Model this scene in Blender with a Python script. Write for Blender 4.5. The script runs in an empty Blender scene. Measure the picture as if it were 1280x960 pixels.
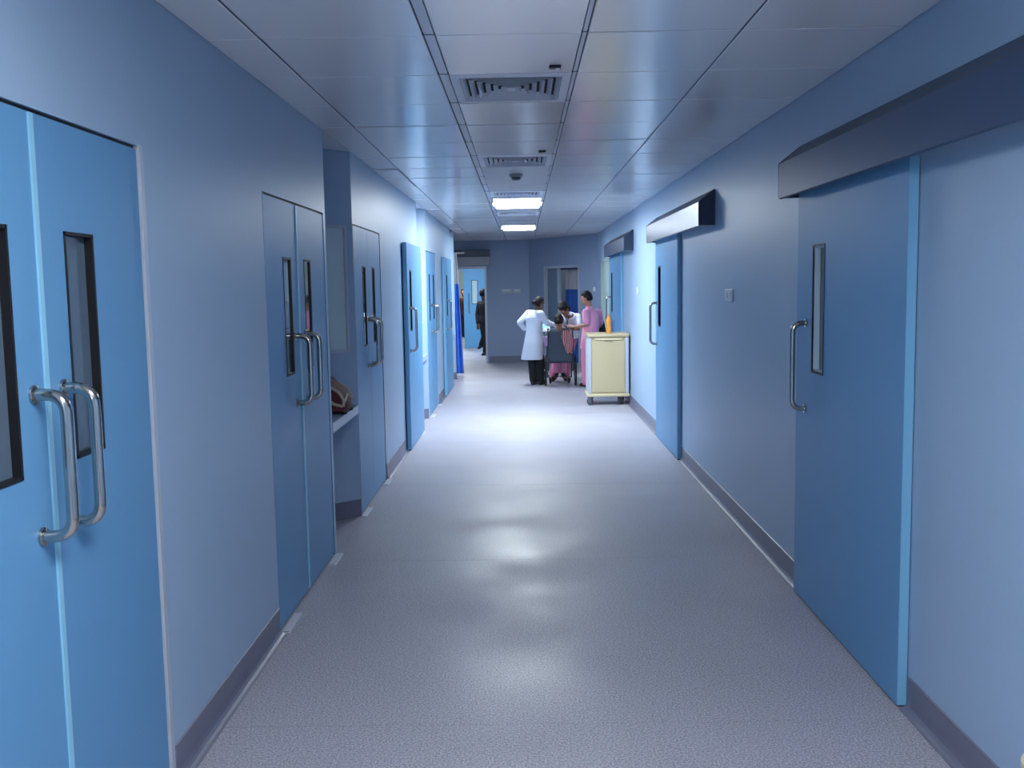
import bpy, bmesh, math, random
from mathutils import Vector, Matrix

random.seed(7)
SC = bpy.context.scene
COL = SC.collection
PI = math.pi

# ------------------------------------------------------------------ camera
def make_camera():
    f, yaw, pitch, roll = 1219.08, -0.0115406, -0.1010879, -0.0169361
    cy, sy, cp, sp = math.cos(yaw), math.sin(yaw), math.cos(pitch), math.sin(pitch)
    fwd = Vector((sy * cp, cy * cp, sp))
    right = Vector((cy, -sy, 0))
    up = right.cross(fwd)
    r = right * math.cos(roll) + up * math.sin(roll)
    u = up * math.cos(roll) - right * math.sin(roll)
    cd = bpy.data.cameras.new('camera')
    cd.sensor_fit = 'HORIZONTAL'
    cd.sensor_width = 36
    cd.lens = f / 1280 * 36
    cd.clip_start, cd.clip_end = 0.05, 200
    c = bpy.data.objects.new('camera', cd)
    m = Matrix.Identity(4)
    for i in range(3):
        m[i][0], m[i][1], m[i][2] = r[i], u[i], -fwd[i]
    m[0][3], m[1][3], m[2][3] = 0, 0, 1.78
    c.matrix_world = m
    COL.objects.link(c)
    SC.camera = c
make_camera()

# ------------------------------------------------------------------ world, view
W = bpy.data.worlds.new('world')
SC.world = W
W.use_nodes = True
W.node_tree.nodes['Background'].inputs[0].default_value = (0.02, 0.025, 0.03, 1)
W.node_tree.nodes['Background'].inputs[1].default_value = 0.0
SC.view_settings.view_transform = 'Standard'
SC.view_settings.look = 'None'
SC.view_settings.gamma = 1
SC.view_settings.use_curve_mapping = False
SC.view_settings.exposure = 2.0
LAMP_CORRIDOR = 15.0     # diffusers of the lit corridor lamps
LAMP_NEAR = 8.0          # lamp over and behind the camera
LAMP_ROOM = 9.0          # lamps of the rooms beyond
LAMP_COLOR = (0.87, 0.955, 1.0)
LAMP_COLOR_NEAR = (0.95, 0.965, 0.965)

# ------------------------------------------------------------------ dimensions
XL, XR, H = -1.283, 1.579, 2.805
ZD = 2.26                # door head height

# ------------------------------------------------------------------ materials
def lin(r, g, b):
    c = lambda v: (v / 255 / 12.92) if v / 255 <= 0.04045 else ((v / 255 + 0.055) / 1.055) ** 2.4
    return (c(r), c(g), c(b), 1)

MATS = {}
def mat(name, rgb, rough=0.5, metal=0.0, spec=0.5, noise=0.0, nscale=30, bump=0.0, bscale=200, emit=None, alpha=None, coat=0.0, trans=0.0):
    if name in MATS:
        return MATS[name]
    m = bpy.data.materials.new(name)
    m.use_nodes = True
    nt = m.node_tree
    b = nt.nodes['Principled BSDF']
    col = rgb if len(rgb) == 4 else lin(*rgb)
    b.inputs['Base Color'].default_value = col
    b.inputs['Roughness'].default_value = rough
    b.inputs['Metallic'].default_value = metal
    b.inputs['Specular IOR Level'].default_value = spec
    b.inputs['Coat Weight'].default_value = coat
    b.inputs['Transmission Weight'].default_value = trans
    if alpha is not None:
        b.inputs['Alpha'].default_value = alpha
    if emit:
        b.inputs['Emission Color'].default_value = (*emit[0], 1)
        b.inputs['Emission Strength'].default_value = emit[1]
    tc = nt.nodes.new('ShaderNodeTexCoord')
    if noise:
        n = nt.nodes.new('ShaderNodeTexNoise')
        n.inputs['Scale'].default_value = nscale
        n.inputs['Detail'].default_value = 5
        nt.links.new(tc.outputs['Object'], n.inputs['Vector'])
        mx = nt.nodes.new('ShaderNodeMix'); mx.data_type = 'RGBA'
        mx.inputs[6].default_value = tuple(c * (1 - noise) for c in col[:3]) + (1,)
        mx.inputs[7].default_value = tuple(min(1, c * (1 + noise)) for c in col[:3]) + (1,)
        nt.links.new(n.outputs['Fac'], mx.inputs[0])
        nt.links.new(mx.outputs[2], b.inputs['Base Color'])
    if bump:
        n2 = nt.nodes.new('ShaderNodeTexNoise')
        n2.inputs['Scale'].default_value = bscale
        n2.inputs['Detail'].default_value = 3
        nt.links.new(tc.outputs['Object'], n2.inputs['Vector'])
        bp = nt.nodes.new('ShaderNodeBump')
        bp.inputs['Strength'].default_value = bump
        bp.inputs['Distance'].default_value = 0.004
        nt.links.new(n2.outputs['Fac'], bp.inputs['Height'])
        nt.links.new(bp.outputs['Normal'], b.inputs['Normal'])
    MATS[name] = m
    return m

WALL = mat('wall_paint', (164, 190, 217), rough=0.43, spec=0.45, noise=0.03, nscale=60, bump=0.10, bscale=18)
WALL_END = mat('end_wall_paint', (150, 169, 198), rough=0.5, spec=0.4, noise=0.03, nscale=60)
DOOR = mat('door_laminate', (102, 158, 203), rough=0.44, spec=0.35, noise=0.025, nscale=40, bump=0.05, bscale=30)
DOOR_EDGE = mat('door_edge_lipping', (130, 190, 225), rough=0.45)  # paler than the leaf: lamp light on the near edge, as colour
STRIP = mat('meeting_strip_plastic', (150, 208, 235), rough=0.4)
BASE = mat('skirting_vinyl', (118, 120, 140), rough=0.42, noise=0.10, nscale=220)
WELD = mat('vinyl_weld', (150, 150, 165), rough=0.5)
TILE = mat('ceiling_metal_tile', (240, 237, 236), rough=0.17, spec=0.75, bump=0.05, bscale=5)
RUNNER = mat('ceiling_runner', (205, 208, 220), rough=0.35)
JOINT_SHADE = mat('joint_shade_grey', (84, 90, 106), rough=0.6)  # shade of the gaps between tiles, put into a grey colour
GAP = mat('ceiling_void_dark', (48, 52, 66), rough=0.9)
VENTM = mat('vent_aluminium', (226, 226, 234), rough=0.4)
VENTD = mat('vent_throat_dark', (62, 64, 76), rough=0.8)
STEEL = mat('polished_steel', (190, 186, 180), rough=0.16, metal=1.0)
COVER = mat('track_cover_metal', (112, 120, 138), rough=0.3, metal=0.85)
BLACK = mat('black_gasket', (18, 18, 22), rough=0.5)
GLASS = mat('vision_glass', (52, 62, 74), rough=0.04, spec=1.0)
GLASS_N = mat('near_vision_glass', (92, 110, 128), rough=0.06, spec=0.8)  # paler than the other panes: reflected wall light put into its colour
FROST = mat('frosted_glass', (206, 228, 236), rough=0.35)
ALU = mat('aluminium_frame', (200, 206, 218), rough=0.35, metal=0.3)
WHITE = mat('white_plastic', (225, 230, 236), rough=0.4)
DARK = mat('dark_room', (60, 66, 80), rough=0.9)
SHELF = mat('shelf_laminate', (172, 190, 218), rough=0.4)
CREAM = mat('cream_plastic', (200, 184, 146), rough=0.45, noise=0.02)
CREAM_L = mat('cream_lip', (220, 206, 168), rough=0.4)
GREYP = mat('trolley_post_grey', (186, 194, 206), rough=0.4)
RUBBER = mat('grey_rubber', (78, 82, 92), rough=0.6)
ORANGE = mat('orange_liquid_bottle', (232, 150, 60), rough=0.25)
CURT_B = mat('curtain_blue', (66, 126, 232), rough=0.85)
CURT_D = mat('curtain_dark_blue', (44, 90, 170), rough=0.85)
CURT_W = mat('curtain_mesh_white', (214, 212, 218), rough=0.9)
GREEN = mat('grey_green_panel', (168, 190, 186), rough=0.4)
MAROON = mat('maroon_fabric', (92, 34, 42), rough=0.8, noise=0.15, nscale=80)
PIPING = mat('cream_piping', (205, 190, 172), rough=0.7)
BLACKF = mat('black_fabric', (26, 26, 32), rough=0.85)

def floor_material():
    m = bpy.data.materials.new('speckled_vinyl')
    m.use_nodes = True
    nt = m.node_tree; b = nt.nodes['Principled BSDF']
    tc = nt.nodes.new('ShaderNodeTexCoord')
    n = nt.nodes.new('ShaderNodeTexNoise'); n.inputs['Scale'].default_value = 120; n.inputs['Detail'].default_value = 4
    v = nt.nodes.new('ShaderNodeTexVoronoi'); v.inputs['Scale'].default_value = 70
    big = nt.nodes.new('ShaderNodeTexNoise'); big.inputs['Scale'].default_value = 1.3; big.inputs['Detail'].default_value = 3
    for x in (n, v, big):
        nt.links.new(tc.outputs['Object'], x.inputs['Vector'])
    r1 = nt.nodes.new('ShaderNodeValToRGB')
    r1.color_ramp.elements[0].position = 0.36; r1.color_ramp.elements[0].color = lin(143, 141, 153)
    r1.color_ramp.elements[1].position = 0.66; r1.color_ramp.elements[1].color = lin(209, 206, 216)
    nt.links.new(n.outputs['Fac'], r1.inputs[0])
    r2 = nt.nodes.new('ShaderNodeValToRGB')
    r2.color_ramp.elements[0].position = 0.10; r2.color_ramp.elements[0].color = lin(70, 70, 86)
    r2.color_ramp.elements[1].position = 0.22; r2.color_ramp.elements[1].color = (1, 1, 1, 1)
    nt.links.new(v.outputs['Distance'], r2.inputs[0])
    mx = nt.nodes.new('ShaderNodeMix'); mx.data_type = 'RGBA'; mx.blend_type = 'MULTIPLY'
    mx.inputs[0].default_value = 0.6
    nt.links.new(r1.outputs[0], mx.inputs[6]); nt.links.new(r2.outputs[0], mx.inputs[7])
    nt.links.new(mx.outputs[2], b.inputs['Base Color'])
    mr = nt.nodes.new('ShaderNodeMapRange')
    mr.inputs[1].default_value = 0.35; mr.inputs[2].default_value = 0.65
    mr.inputs[3].default_value = 0.40; mr.inputs[4].default_value = 0.56
    nt.links.new(big.outputs['Fac'], mr.inputs[0]); nt.links.new(mr.outputs[0], b.inputs['Roughness'])
    bp = nt.nodes.new('ShaderNodeBump'); bp.inputs['Strength'].default_value = 0.02; bp.inputs['Distance'].default_value = 0.002
    nt.links.new(n.outputs['Fac'], bp.inputs['Height']); nt.links.new(bp.outputs['Normal'], b.inputs['Normal'])
    return m
FLOOR = floor_material()

# ------------------------------------------------------------------ geometry helpers
def BM():
    return bmesh.new()

def box(bm, x0, x1, y0, y1, z0, z1, M=None):
    vs = [bm.verts.new((x, y, z)) for z in (z0, z1) for y in (y0, y1) for x in (x0, x1)]
    for q in ((0, 2, 3, 1), (4, 5, 7, 6), (0, 1, 5, 4), (2, 6, 7, 3), (0, 4, 6, 2), (1, 3, 7, 5)):
        bm.faces.new([vs[i] for i in q])
    if M is not None:
        for v in vs: v.co = M @ v.co
    return vs

def bevbox(bm, x0, x1, y0, y1, z0, z1, r=0.006, seg=2, M=None):
    t = BM(); box(t, x0, x1, y0, y1, z0, z1)
    bmesh.ops.bevel(t, geom=t.edges[:], offset=r, segments=seg, affect='EDGES', profile=0.5)
    if M is not None: t.transform(M)
    merge(bm, t)

def merge(bm, t):
    me = bpy.data.meshes.new('tmp'); t.to_mesh(me); t.free()
    bm.from_mesh(me); bpy.data.meshes.remove(me)

def prism(bm, pts, axis, a, b, M=None):
    """polygon in the two other axes, extruded from a to b along axis"""
    def P(p, t):
        return {'x': (t, p[0], p[1]), 'y': (p[0], t, p[1]), 'z': (p[0], p[1], t)}[axis]
    A = [bm.verts.new(P(p, a)) for p in pts]; B = [bm.verts.new(P(p, b)) for p in pts]
    n = len(pts)
    bm.faces.new(A); bm.faces.new(B[::-1])
    for i in range(n):
        bm.faces.new((A[i], B[i], B[(i + 1) % n], A[(i + 1) % n]))
    if M is not None:
        for v in A + B: v.co = M @ v.co

def frame_of(d):
    d = d.normalized()
    a = Vector((0, 0, 1)) if abs(d.z) < 0.9 else Vector((0, 1, 0))
    u = d.cross(a).normalized()
    return u, d.cross(u).normalized()

def tube(bm, pts, rads, n=10, caps=True):
    pts = [Vector(p) for p in pts]
    if not isinstance(rads, (list, tuple)): rads = [rads] * len(pts)
    rings = []; pu = None
    for i, p in enumerate(pts):
        d = (pts[min(i + 1, len(pts) - 1)] - pts[max(i - 1, 0)])
        if pu is None:
            u, v = frame_of(d)
        else:
            dn = d.normalized(); u = (pu - dn * pu.dot(dn)).normalized(); v = dn.cross(u)
        pu = u
        rings.append([bm.verts.new(p + (u * math.cos(2 * PI * k / n) + v * math.sin(2 * PI * k / n)) * rads[i]) for k in range(n)])
    for a, b in zip(rings, rings[1:]):
        for k in range(n):
            bm.faces.new((a[k], a[(k + 1) % n], b[(k + 1) % n], b[k]))
    if caps:
        bm.faces.new(rings[0][::-1]); bm.faces.new(rings[-1])

def lathe(bm, prof, c=(0, 0, 0), n=20, axis='z'):
    rings = []
    for r, z in prof:
        ring = []
        for k in range(n):
            a = 2 * PI * k / n
            p = (r * math.cos(a), r * math.sin(a), z)
            if axis == 'x': p = (z, p[0], p[1])
            if axis == 'y': p = (p[0], z, p[1])
            ring.append(bm.verts.new((c[0] + p[0], c[1] + p[1], c[2] + p[2])))
        rings.append(ring)
    for a, b in zip(rings, rings[1:]):
        for k in range(n):
            bm.faces.new((a[k], a[(k + 1) % n], b[(k + 1) % n], b[k]))
    bm.faces.new(rings[0][::-1]); bm.faces.new(rings[-1])

def ball(bm, c, r, M=None, u=16, v=10):
    t = BM()
    bmesh.ops.create_uvsphere(t, u_segments=u, v_segments=v, radius=1)
    r = (r, r, r) if not isinstance(r, (tuple, list)) else r
    t.transform(Matrix.Diagonal((*r, 1)))
    if M is not None: t.transform(M.to_4x4())
    t.transform(Matrix.Translation(Vector(c)))
    merge(bm, t)

def smooth_path(pts, r, seg=5):
    """polyline with rounded corners"""
    pts = [Vector(p) for p in pts]; out = [pts[0]]
    for a, b, c in zip(pts, pts[1:], pts[2:]):
        p = b + (a - b).normalized() * r; q = b + (c - b).normalized() * r
        for i in range(seg + 1):
            t = i / seg
            out.append(p.lerp(b, t).lerp(b.lerp(q, t), t))
    return out + [pts[-1]]

# ------------------------------------------------------------------ scene-tree helpers
def finish(bm, smooth):
    bmesh.ops.recalc_face_normals(bm, faces=bm.faces[:])
    if smooth:
        for f in bm.faces: f.smooth = True
        for e in bm.edges:
            if len(e.link_faces) == 2 and e.calc_face_angle(0) > math.radians(38): e.smooth = False

def base_of(o):
    p = Vector((0, 0, 0))
    while o is not None:
        p += o.location; o = o.parent
    return p

def obj(name, bm, m, parent=None, loc=None, smooth=False):
    """world-space bmesh -> ONE mesh object, child of parent (or with its own origin at loc)"""
    finish(bm, smooth)
    off = Vector(loc) if loc is not None else Vector((0, 0, 0))
    pb = base_of(parent) if parent is not None else Vector((0, 0, 0))
    bm.transform(Matrix.Translation(-(pb + off if parent is not None else off)))
    me = bpy.data.meshes.new(name); bm.to_mesh(me); bm.free()
    me.materials.append(m)
    o = bpy.data.objects.new(name, me); COL.objects.link(o)
    o.location = off
    if parent is not None: o.parent = parent
    return o

def tag(o, label=None, cat=None, group=None, kind=None):
    if label: o['label'] = label
    if cat: o['category'] = cat
    if group: o['group'] = group
    if kind: o['kind'] = kind
    return o

def thing(name, loc, label, cat, group=None, kind=None):
    o = bpy.data.objects.new(name, None); COL.objects.link(o)
    o.location = loc; o.empty_display_size = 0.1
    return tag(o, label, cat, group, kind)

def struct(name, bm, m, label=None):
    o = obj(name, bm, m); o['kind'] = 'structure'
    if label: o['label'] = label
    return o

def copy_tree(o, loc, label=None):
    r = o.copy(); COL.objects.link(r); r.location = loc
    if label: r['label'] = label
    for ch in list(o.children):
        c = ch.copy(); COL.objects.link(c); c.parent = r
        for g in list(ch.children):
            d = g.copy(); COL.objects.link(d); d.parent = c
    return r

# ================================================================== SETTING
Y0, YEND = -6.0, 22.5          # corridor start (behind the camera) and end wall
YSIDE = 18.75                  # left wall stops here, side passage begins
A1, A2, A3 = (6.46, 7.49), (12.1, 13.1), (17.75, 18.6)    # alcoves in the left wall

# ---- floor: welded sheets of vinyl
b = BM(); box(b, -7, 5, Y0, 36, -0.12, -0.0025)
floor = struct('floor', b, WELD, 'grey lavender speckled vinyl floor of the corridor')
ys = [Y0] + [3.815 + 2.395 * k for k in range(-4, 13)] + [36]
ys = sorted(y for y in ys if Y0 <= y <= 36)
for a, c in zip(ys, ys[1:]):
    b = BM(); box(b, -7, 5, a + 0.0018, c - 0.0018, -0.0025, 0.0)
    obj('floor_sheet', b, FLOOR, floor)

# ---- ceiling: metal tiles on runners
b = BM(); box(b, -7, 5, Y0, 36, H + 0.02, H + 0.12)
ceiling = struct('ceiling', b, GAP, 'glossy white metal tile ceiling of the corridor')
MOD, T0 = 0.753, 4.127
cols = [(XL, -1.066), (-1.060, -0.390), (-0.340, 0.264), (0.288, 0.917), (0.922, XR)]
row0, row1 = -13, 24
VENTS = [1, 5, 9, 13]
LIT = [(-5, 2), (-12, 2), (10, 2), (17, 2)]
skip = set(VENTS)
for k, n in LIT: skip.update(range(k, k + n))
mesh_cache = {}
for ci, (xa, xb) in enumerate(cols):
    for k in range(row0, row1 + 1):
        ya, yb = T0 + MOD * k, T0 + MOD * (k + 1)
        if ci == 2 and k in skip: continue
        drop = 0.010 if (ci == 0 and k in (6, 7)) else random.uniform(0, 0.0025)
        if ci not in mesh_cache:
            t = BM(); hx, hy = (xb - xa) / 2 - 0.0018, MOD / 2 - 0.0045
            bevbox(t, -hx, hx, -hy, hy, 0, 0.03, r=0.003, seg=1)
            finish(t, False)
            me = bpy.data.meshes.new('ceiling_tile'); t.to_mesh(me); t.free(); me.materials.append(TILE)
            mesh_cache[ci] = me
        o = bpy.data.objects.new('ceiling_tile', mesh_cache[ci]); COL.objects.link(o)
        o.location = ((xa + xb) / 2, (ya + yb) / 2, H - drop)
        o.rotation_euler = (random.uniform(-0.0022, 0.0022), random.uniform(-0.0022, 0.0022), 0)
        o.parent = ceiling
for xa, xb in ((-0.385, -0.344), (0.267, 0.284)):
    b = BM(); box(b, xa, xb, T0 + MOD * row0, T0 + MOD * (row1 + 1), H + 0.004, H + 0.03); obj('ceiling_runner', b, RUNNER, ceiling)
for k in range(row0, row1 + 2):
    if (k in skip) and (k - 1 in skip): segs = [(XL, -0.39), (0.288, XR)]
    else: segs = [(XL, XR)]
    yy = T0 + MOD * k
    b = BM()
    for xa, xb in segs: box(b, xa, xb, yy - 0.0042, yy + 0.0042, H + 0.002, H + 0.012)
    obj('cross_joint_shade', b, JOINT_SHADE, ceiling)  # grey strip added in the tile gap, standing in for its shade
for xx in (-1.063, 0.9195):
    b = BM(); box(b, xx - 0.0042, xx + 0.0042, T0 + MOD * row0, T0 + MOD * (row1 + 1), H + 0.002, H + 0.012); obj('long_joint_shade', b, JOINT_SHADE, ceiling)
b = BM(); box(b, -7, XL - 0.005, YSIDE - 1, 36, H, H + 0.02); box(b, XL, 5, T0 + MOD * (row1 + 1), 36, H, H + 0.02)
obj('ceiling_board', b, TILE, ceiling)
for a, c in (A1, A2, A3):
    b = BM(); box(b, XL - 0.75, XL - 0.003, a - 0.05, c + 0.03, H - 0.0, H + 0.02); obj('alcove_ceiling_panel', b, TILE, ceiling)

# ---- left wall, with openings for doors and alcoves
TH = 0.14
def wall_run(bm, x0, x1, segs, z0=0.0, z1=H + 0.02):
    for a, c in segs: box(bm, x0, x1, a, c, z0, z1)
D1, D2, D3, D5 = (1.86, 3.33), (4.90, 6.40), (7.50, 8.92), (13.17, 14.66)
D4, D6 = (10.75, 11.75), (16.1, 17.1)
b = BM()
wall_run(b, XL - TH, XL, [(Y0, D1[0]), (D1[1], D2[0]), (D2[1], A1[0]), (D3[1], D4[0]), (D4[1], A2[0]), (D5[1], D6[0]), (D6[1], A3[0]), (A3[1], YSIDE)])
for d in (D1, D2, D3, D5): box(b, XL - TH, XL, d[0], d[1], ZD + 0.006, H + 0.02)
for d in (D4, D6): box(b, XL - TH, XL, d[0], d[1], 2.12, H + 0.02)
box(b, XL - TH, XL, D3[0] - 0.01, D3[0], 0, H + 0.02)
box(b, XL - TH, XL, A2[1], D5[0], 0, H + 0.02)
wall_left = struct('wall_left', b, WALL, 'pale blue left corridor wall with double doors and alcoves')
# rooms behind the left doors: one dim closed shell
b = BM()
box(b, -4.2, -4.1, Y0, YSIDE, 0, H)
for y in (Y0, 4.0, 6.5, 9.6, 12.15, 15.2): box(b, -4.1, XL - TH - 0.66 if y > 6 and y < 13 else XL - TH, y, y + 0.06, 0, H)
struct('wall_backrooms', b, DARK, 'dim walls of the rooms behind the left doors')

# alcoves: back wall, slanted far wall with a framed window, shelf
def alcove(idx, y0, y1, deep=0.46, label_side='maroon bag', pane=None):
    far = Vector((XL, y1, 0)); ang = math.radians(40)
    u = Vector((-math.cos(ang), -math.sin(ang), 0)); n = Vector((math.sin(ang), -math.cos(ang), 0))
    M = Matrix(((u.x, n.x, 0, far.x), (u.y, n.y, 0, far.y), (0, 0, 1, 0), (0, 0, 0, 1)))   # local x along face, local y out of the face
    L = deep / math.cos(ang)
    b = BM()
    box(b, XL - deep - 0.08, XL - deep, y0 - 0.06, y1 - L * math.sin(ang) + 0.10, 0, H + 0.02)   # back
    box(b, XL - deep - 0.02, XL - TH, y0 - 0.06, y0, 0, H + 0.02)                             # near cheek
    box(b, 0.0, L, -0.06, 0, 0, 1.29, M); box(b, 0.0, L, -0.06, 0, 2.25, H + 0.02, M)
    box(b, 0.0, 0.055, -0.06, 0, 1.29, 2.25, M); box(b, L - 0.06, L, -0.06, 0, 1.29, 2.25, M)
    struct('wall_alcove', b, WALL, 'pale blue walls of the %s alcove' % label_side)
    w = thing('window_%d' % idx, (far.x, far.y, 1.29), 'narrow framed frosted window in the slanted wall of the %s alcove' % label_side, 'window', kind='structure')
    b = BM()
    for q in ((0.055, 0.075, 1.29, 2.25), (L - 0.08, L - 0.06, 1.29, 2.25), (0.055, L - 0.06, 1.29, 1.31), (0.055, L - 0.06, 2.23, 2.25)):
        box(b, q[0], q[1], -0.03, 0.008, q[2], q[3], M)
    obj('window_frame', b, ALU, w)
    b = BM(); box(b, 0.07, L - 0.07, -0.04, -0.015, 1.30, 2.24, M); obj('window_pane', b, pane or FROST, w)
    # shelf slab, front edge flush with the wall
    b = BM()
    prism(b, [(XL + 0.004, y0 + 0.004), (XL + 0.004, y1 - 0.008), (XL - deep + 0.004, y1 - 0.012 - L * math.sin(ang)), (XL - deep + 0.004, y0 + 0.004)], 'z', 0.812, 0.877)
    o = obj('alcove_shelf', b, SHELF); tag(o, 'pale blue built-in shelf slab in the %s alcove' % label_side, 'shelf')
    # skirting on the slanted face and the back
    b = BM(); box(b, 0.004, L, 0.0, 0.006, 0, 0.135, M); box(b, XL - deep, XL - deep + 0.006, y0, y1 - L * math.sin(ang), 0, 0.135)
    struct('baseboard_alcove', b, BASE)
alcove(1, *A1, label_side='near')
alcove(2, *A2, label_side='brightly lit middle', pane=mat('grey_pane', (110, 122, 138), rough=0.4))
alcove(3, *A3, label_side='farthest')

# ---- right wall
R1, R2, R3 = (3.925, 5.47), (9.69, 11.25), (15.25, 17.05)
b = BM()
rs = [(Y0, 4.05), (5.35, 9.82), (11.12, 15.4), (16.95, 17.55), (19.4, 20.25)]
wall_run(b, XR, XR + TH, rs)
for a, c in ((4.05, 5.35), (9.82, 11.12), (15.4, 16.95)): box(b, XR, XR + TH, a, c, 2.14, H + 0.02)
box(b, XR, XR + TH, 17.55, 19.4, 2.226, H + 0.02)
struct('wall_right', b, WALL, 'pale blue right corridor wall with three sliding doors')
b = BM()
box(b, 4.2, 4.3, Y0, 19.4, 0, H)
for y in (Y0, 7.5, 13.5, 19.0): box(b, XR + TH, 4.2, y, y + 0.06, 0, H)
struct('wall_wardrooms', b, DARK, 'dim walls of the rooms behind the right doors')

# ---- end of the corridor
JX = -0.805                                   # right jamb of the end doorway
b = BM()
box(b, JX, 0.17, YEND, YEND + TH, 0, H + 0.02)
box(b, -1.9, JX, YEND, YEND + TH, 2.215, H + 0.02)
box(b, -3.0, -1.9, YEND, YEND + TH, 0, H + 0.02)
struct('wall_end', b, WALL_END, 'blue end wall of the corridor beside the lit doorway')
SA, SB = Vector((0.17, YEND, 0)), Vector((XR, 20.25, 0))
SL = (SB - SA).length; su = (SB - SA) / SL; sn = Vector((su.y, -su.x, 0))       # sn points to the corridor
MS = Matrix(((su.x, sn.x, 0, SA.x), (su.y, sn.y, 0, SA.y), (0, 0, 1, 0), (0, 0, 0, 1)))
b = BM()
box(b, 0, 0.634, -TH, 0, 0, H + 0.02, MS); box(b, 2.003, SL, -TH, 0, 0, H + 0.02, MS); box(b, 0.634, 2.003, -TH, 0, 2.185, H + 0.02, MS)
struct('wall_slanted', b, WALL_END, 'slanting blue wall section with the glazed ward door')
b = BM(); box(b, -0.2, SL + 0.3, -1.6, -1.52, 0, H, MS); box(b, -0.1, -0.02, -1.52, -TH, 0, H, MS); box(b, SL + 0.05, SL + 0.12, -1.52, -TH, 0, H, MS)
struct('wall_ward', b, mat('ward_wall', (150, 162, 180), rough=0.6), 'grey walls of the ward behind the glazed door')
# side passage on the left, between the left wall and the end wall
b = BM(); box(b, -3.0, -2.9, YSIDE, YEND, 0, H); box(b, -4.2, XL - TH, YSIDE - 0.1, YSIDE, 0, H)
struct('wall_passage', b, WALL, 'blue walls of the side passage before the end wall')
b = BM(); box(b, -5, 4, Y0 - 0.1, Y0, 0, H); struct('wall_rear', b, WALL, 'blue wall closing the corridor behind the viewer')
# room past the end doorway
b = BM()
box(b, -0.35, -0.25, YEND + TH, 28.0, 0, H); box(b, -4.1, -4.0, YEND + TH, 36, 0, H)
box(b, -1.64, 0.2, 28.0, 28.12, 0, H); box(b, -4.0, -2.6, 28.0, 28.12, 0, H); box(b, -2.6, -1.64, 28.0, 28.12, 2.2, H)
box(b, -4.0, 0.2, 35.8, 35.9, 0, H); box(b, 0.1, 0.2, 28.1, 35.8, 0, H)
struct('wall_beyond', b, mat('beyond_wall', (176, 206, 226), rough=0.5), 'light blue walls of the room past the end doorway')

# ---- baseboards: coved vinyl turned up the wall
def base_run(name, xw, side, segs):
    b = BM()
    for a, c in segs:
        pr = [(xw, 0), (xw + side * 0.040, 0.0), (xw + side * 0.030, 0.003), (xw + side * 0.018, 0.010), (xw + side * 0.009, 0.022), (xw + side * 0.0055, 0.040), (xw + side * 0.005, 0.136), (xw, 0.140)]
        prism(b, pr, 'y', a, c)
    o = struct(name, b, BASE)
    return o
base_run('baseboard_left', XL, 1, [(Y0, 1.85), (3.375, 4.89), (8.95, 10.46), (14.69, 15.66), (17.25, 17.75), (18.6, YSIDE)])
base_run('baseboard_right', XR, -1, [(Y0, 3.915), (5.48, 9.68), (11.26, 15.24), (17.06, 17.55), (19.4, 20.2)])
b = BM(); box(b, JX + 0.03, 0.17, YEND - 0.006, YEND, 0, 0.15); struct('baseboard_end', b, BASE)
b = BM(); box(b, 0.0, 0.634, 0, 0.006, 0, 0.15, MS); box(b, 2.003, SL, 0, 0.006, 0, 0.15, MS); struct('baseboard_slanted', b, BASE)

# ================================================================== DOORS
def slab_hole(bm, x0, x1, y0, y1, z0, z1, hy0, hy1, hz0, hz1):
    box(bm, x0, x1, y0, hy0, z0, z1); box(bm, x0, x1, hy1, y1, z0, z1)
    box(bm, x0, x1, hy0, hy1, z0, hz0); box(bm, x0, x1, hy0, hy1, hz1, z1)

def pull_handle(parent, xf, side, y, z0=1.135, z1=1.515, out=0.085, r=0.0165):
    """D-shaped tube; xf is the door face, side +1 points towards +X"""
    b = BM()
    path = smooth_path([(xf, y, z1), (xf + side * out, y, z1), (xf + side * out, y, z0), (xf, y, z0)], 0.055, 6)
    tube(b, path, r, n=14)
    h = obj('pull_handle', b, STEEL, parent, smooth=True)
    for z in (z0, z1):
        b = BM(); lathe(b, [(r * 1.55, 0), (r * 1.55, 0.007), (r * 1.3, 0.010)], (xf, y, z) if side > 0 else (xf - 0.010, y, z), 18, 'x')
        obj('handle_rose', b, STEEL, h, smooth=True)
    return h

PZ0, PZ1 = 1.303, 1.952
def vision(parent, xf, side, y0, y1, depth=0.032, liner=BLACK, frame=0.010, glass=None):
    """recessed vision pane: black gasket on the face, liner in the reveal, glass at the back"""
    b = BM()
    xo, xi = sorted((xf + side * (0.0025 if liner is BLACK else -0.004), xf - side * (depth + 0.006)))
    for q in ((y0, y0 + frame, PZ0, PZ1), (y1 - frame, y1, PZ0, PZ1), (y0, y1, PZ0, PZ0 + frame), (y0, y1, PZ1 - frame, PZ1)):
        box(b, xo, xi, *q)
    v = obj('vision_frame', b, liner, parent)
    b = BM(); xg = sorted((xf - side * depth, xf - side * (depth + 0.005)))
    box(b, xg[0], xg[1], y0 + 0.003, y1 - 0.003, PZ0 + 0.003, PZ1 - 0.003)
    obj('vision_pane', b, glass or GLASS, v)

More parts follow.
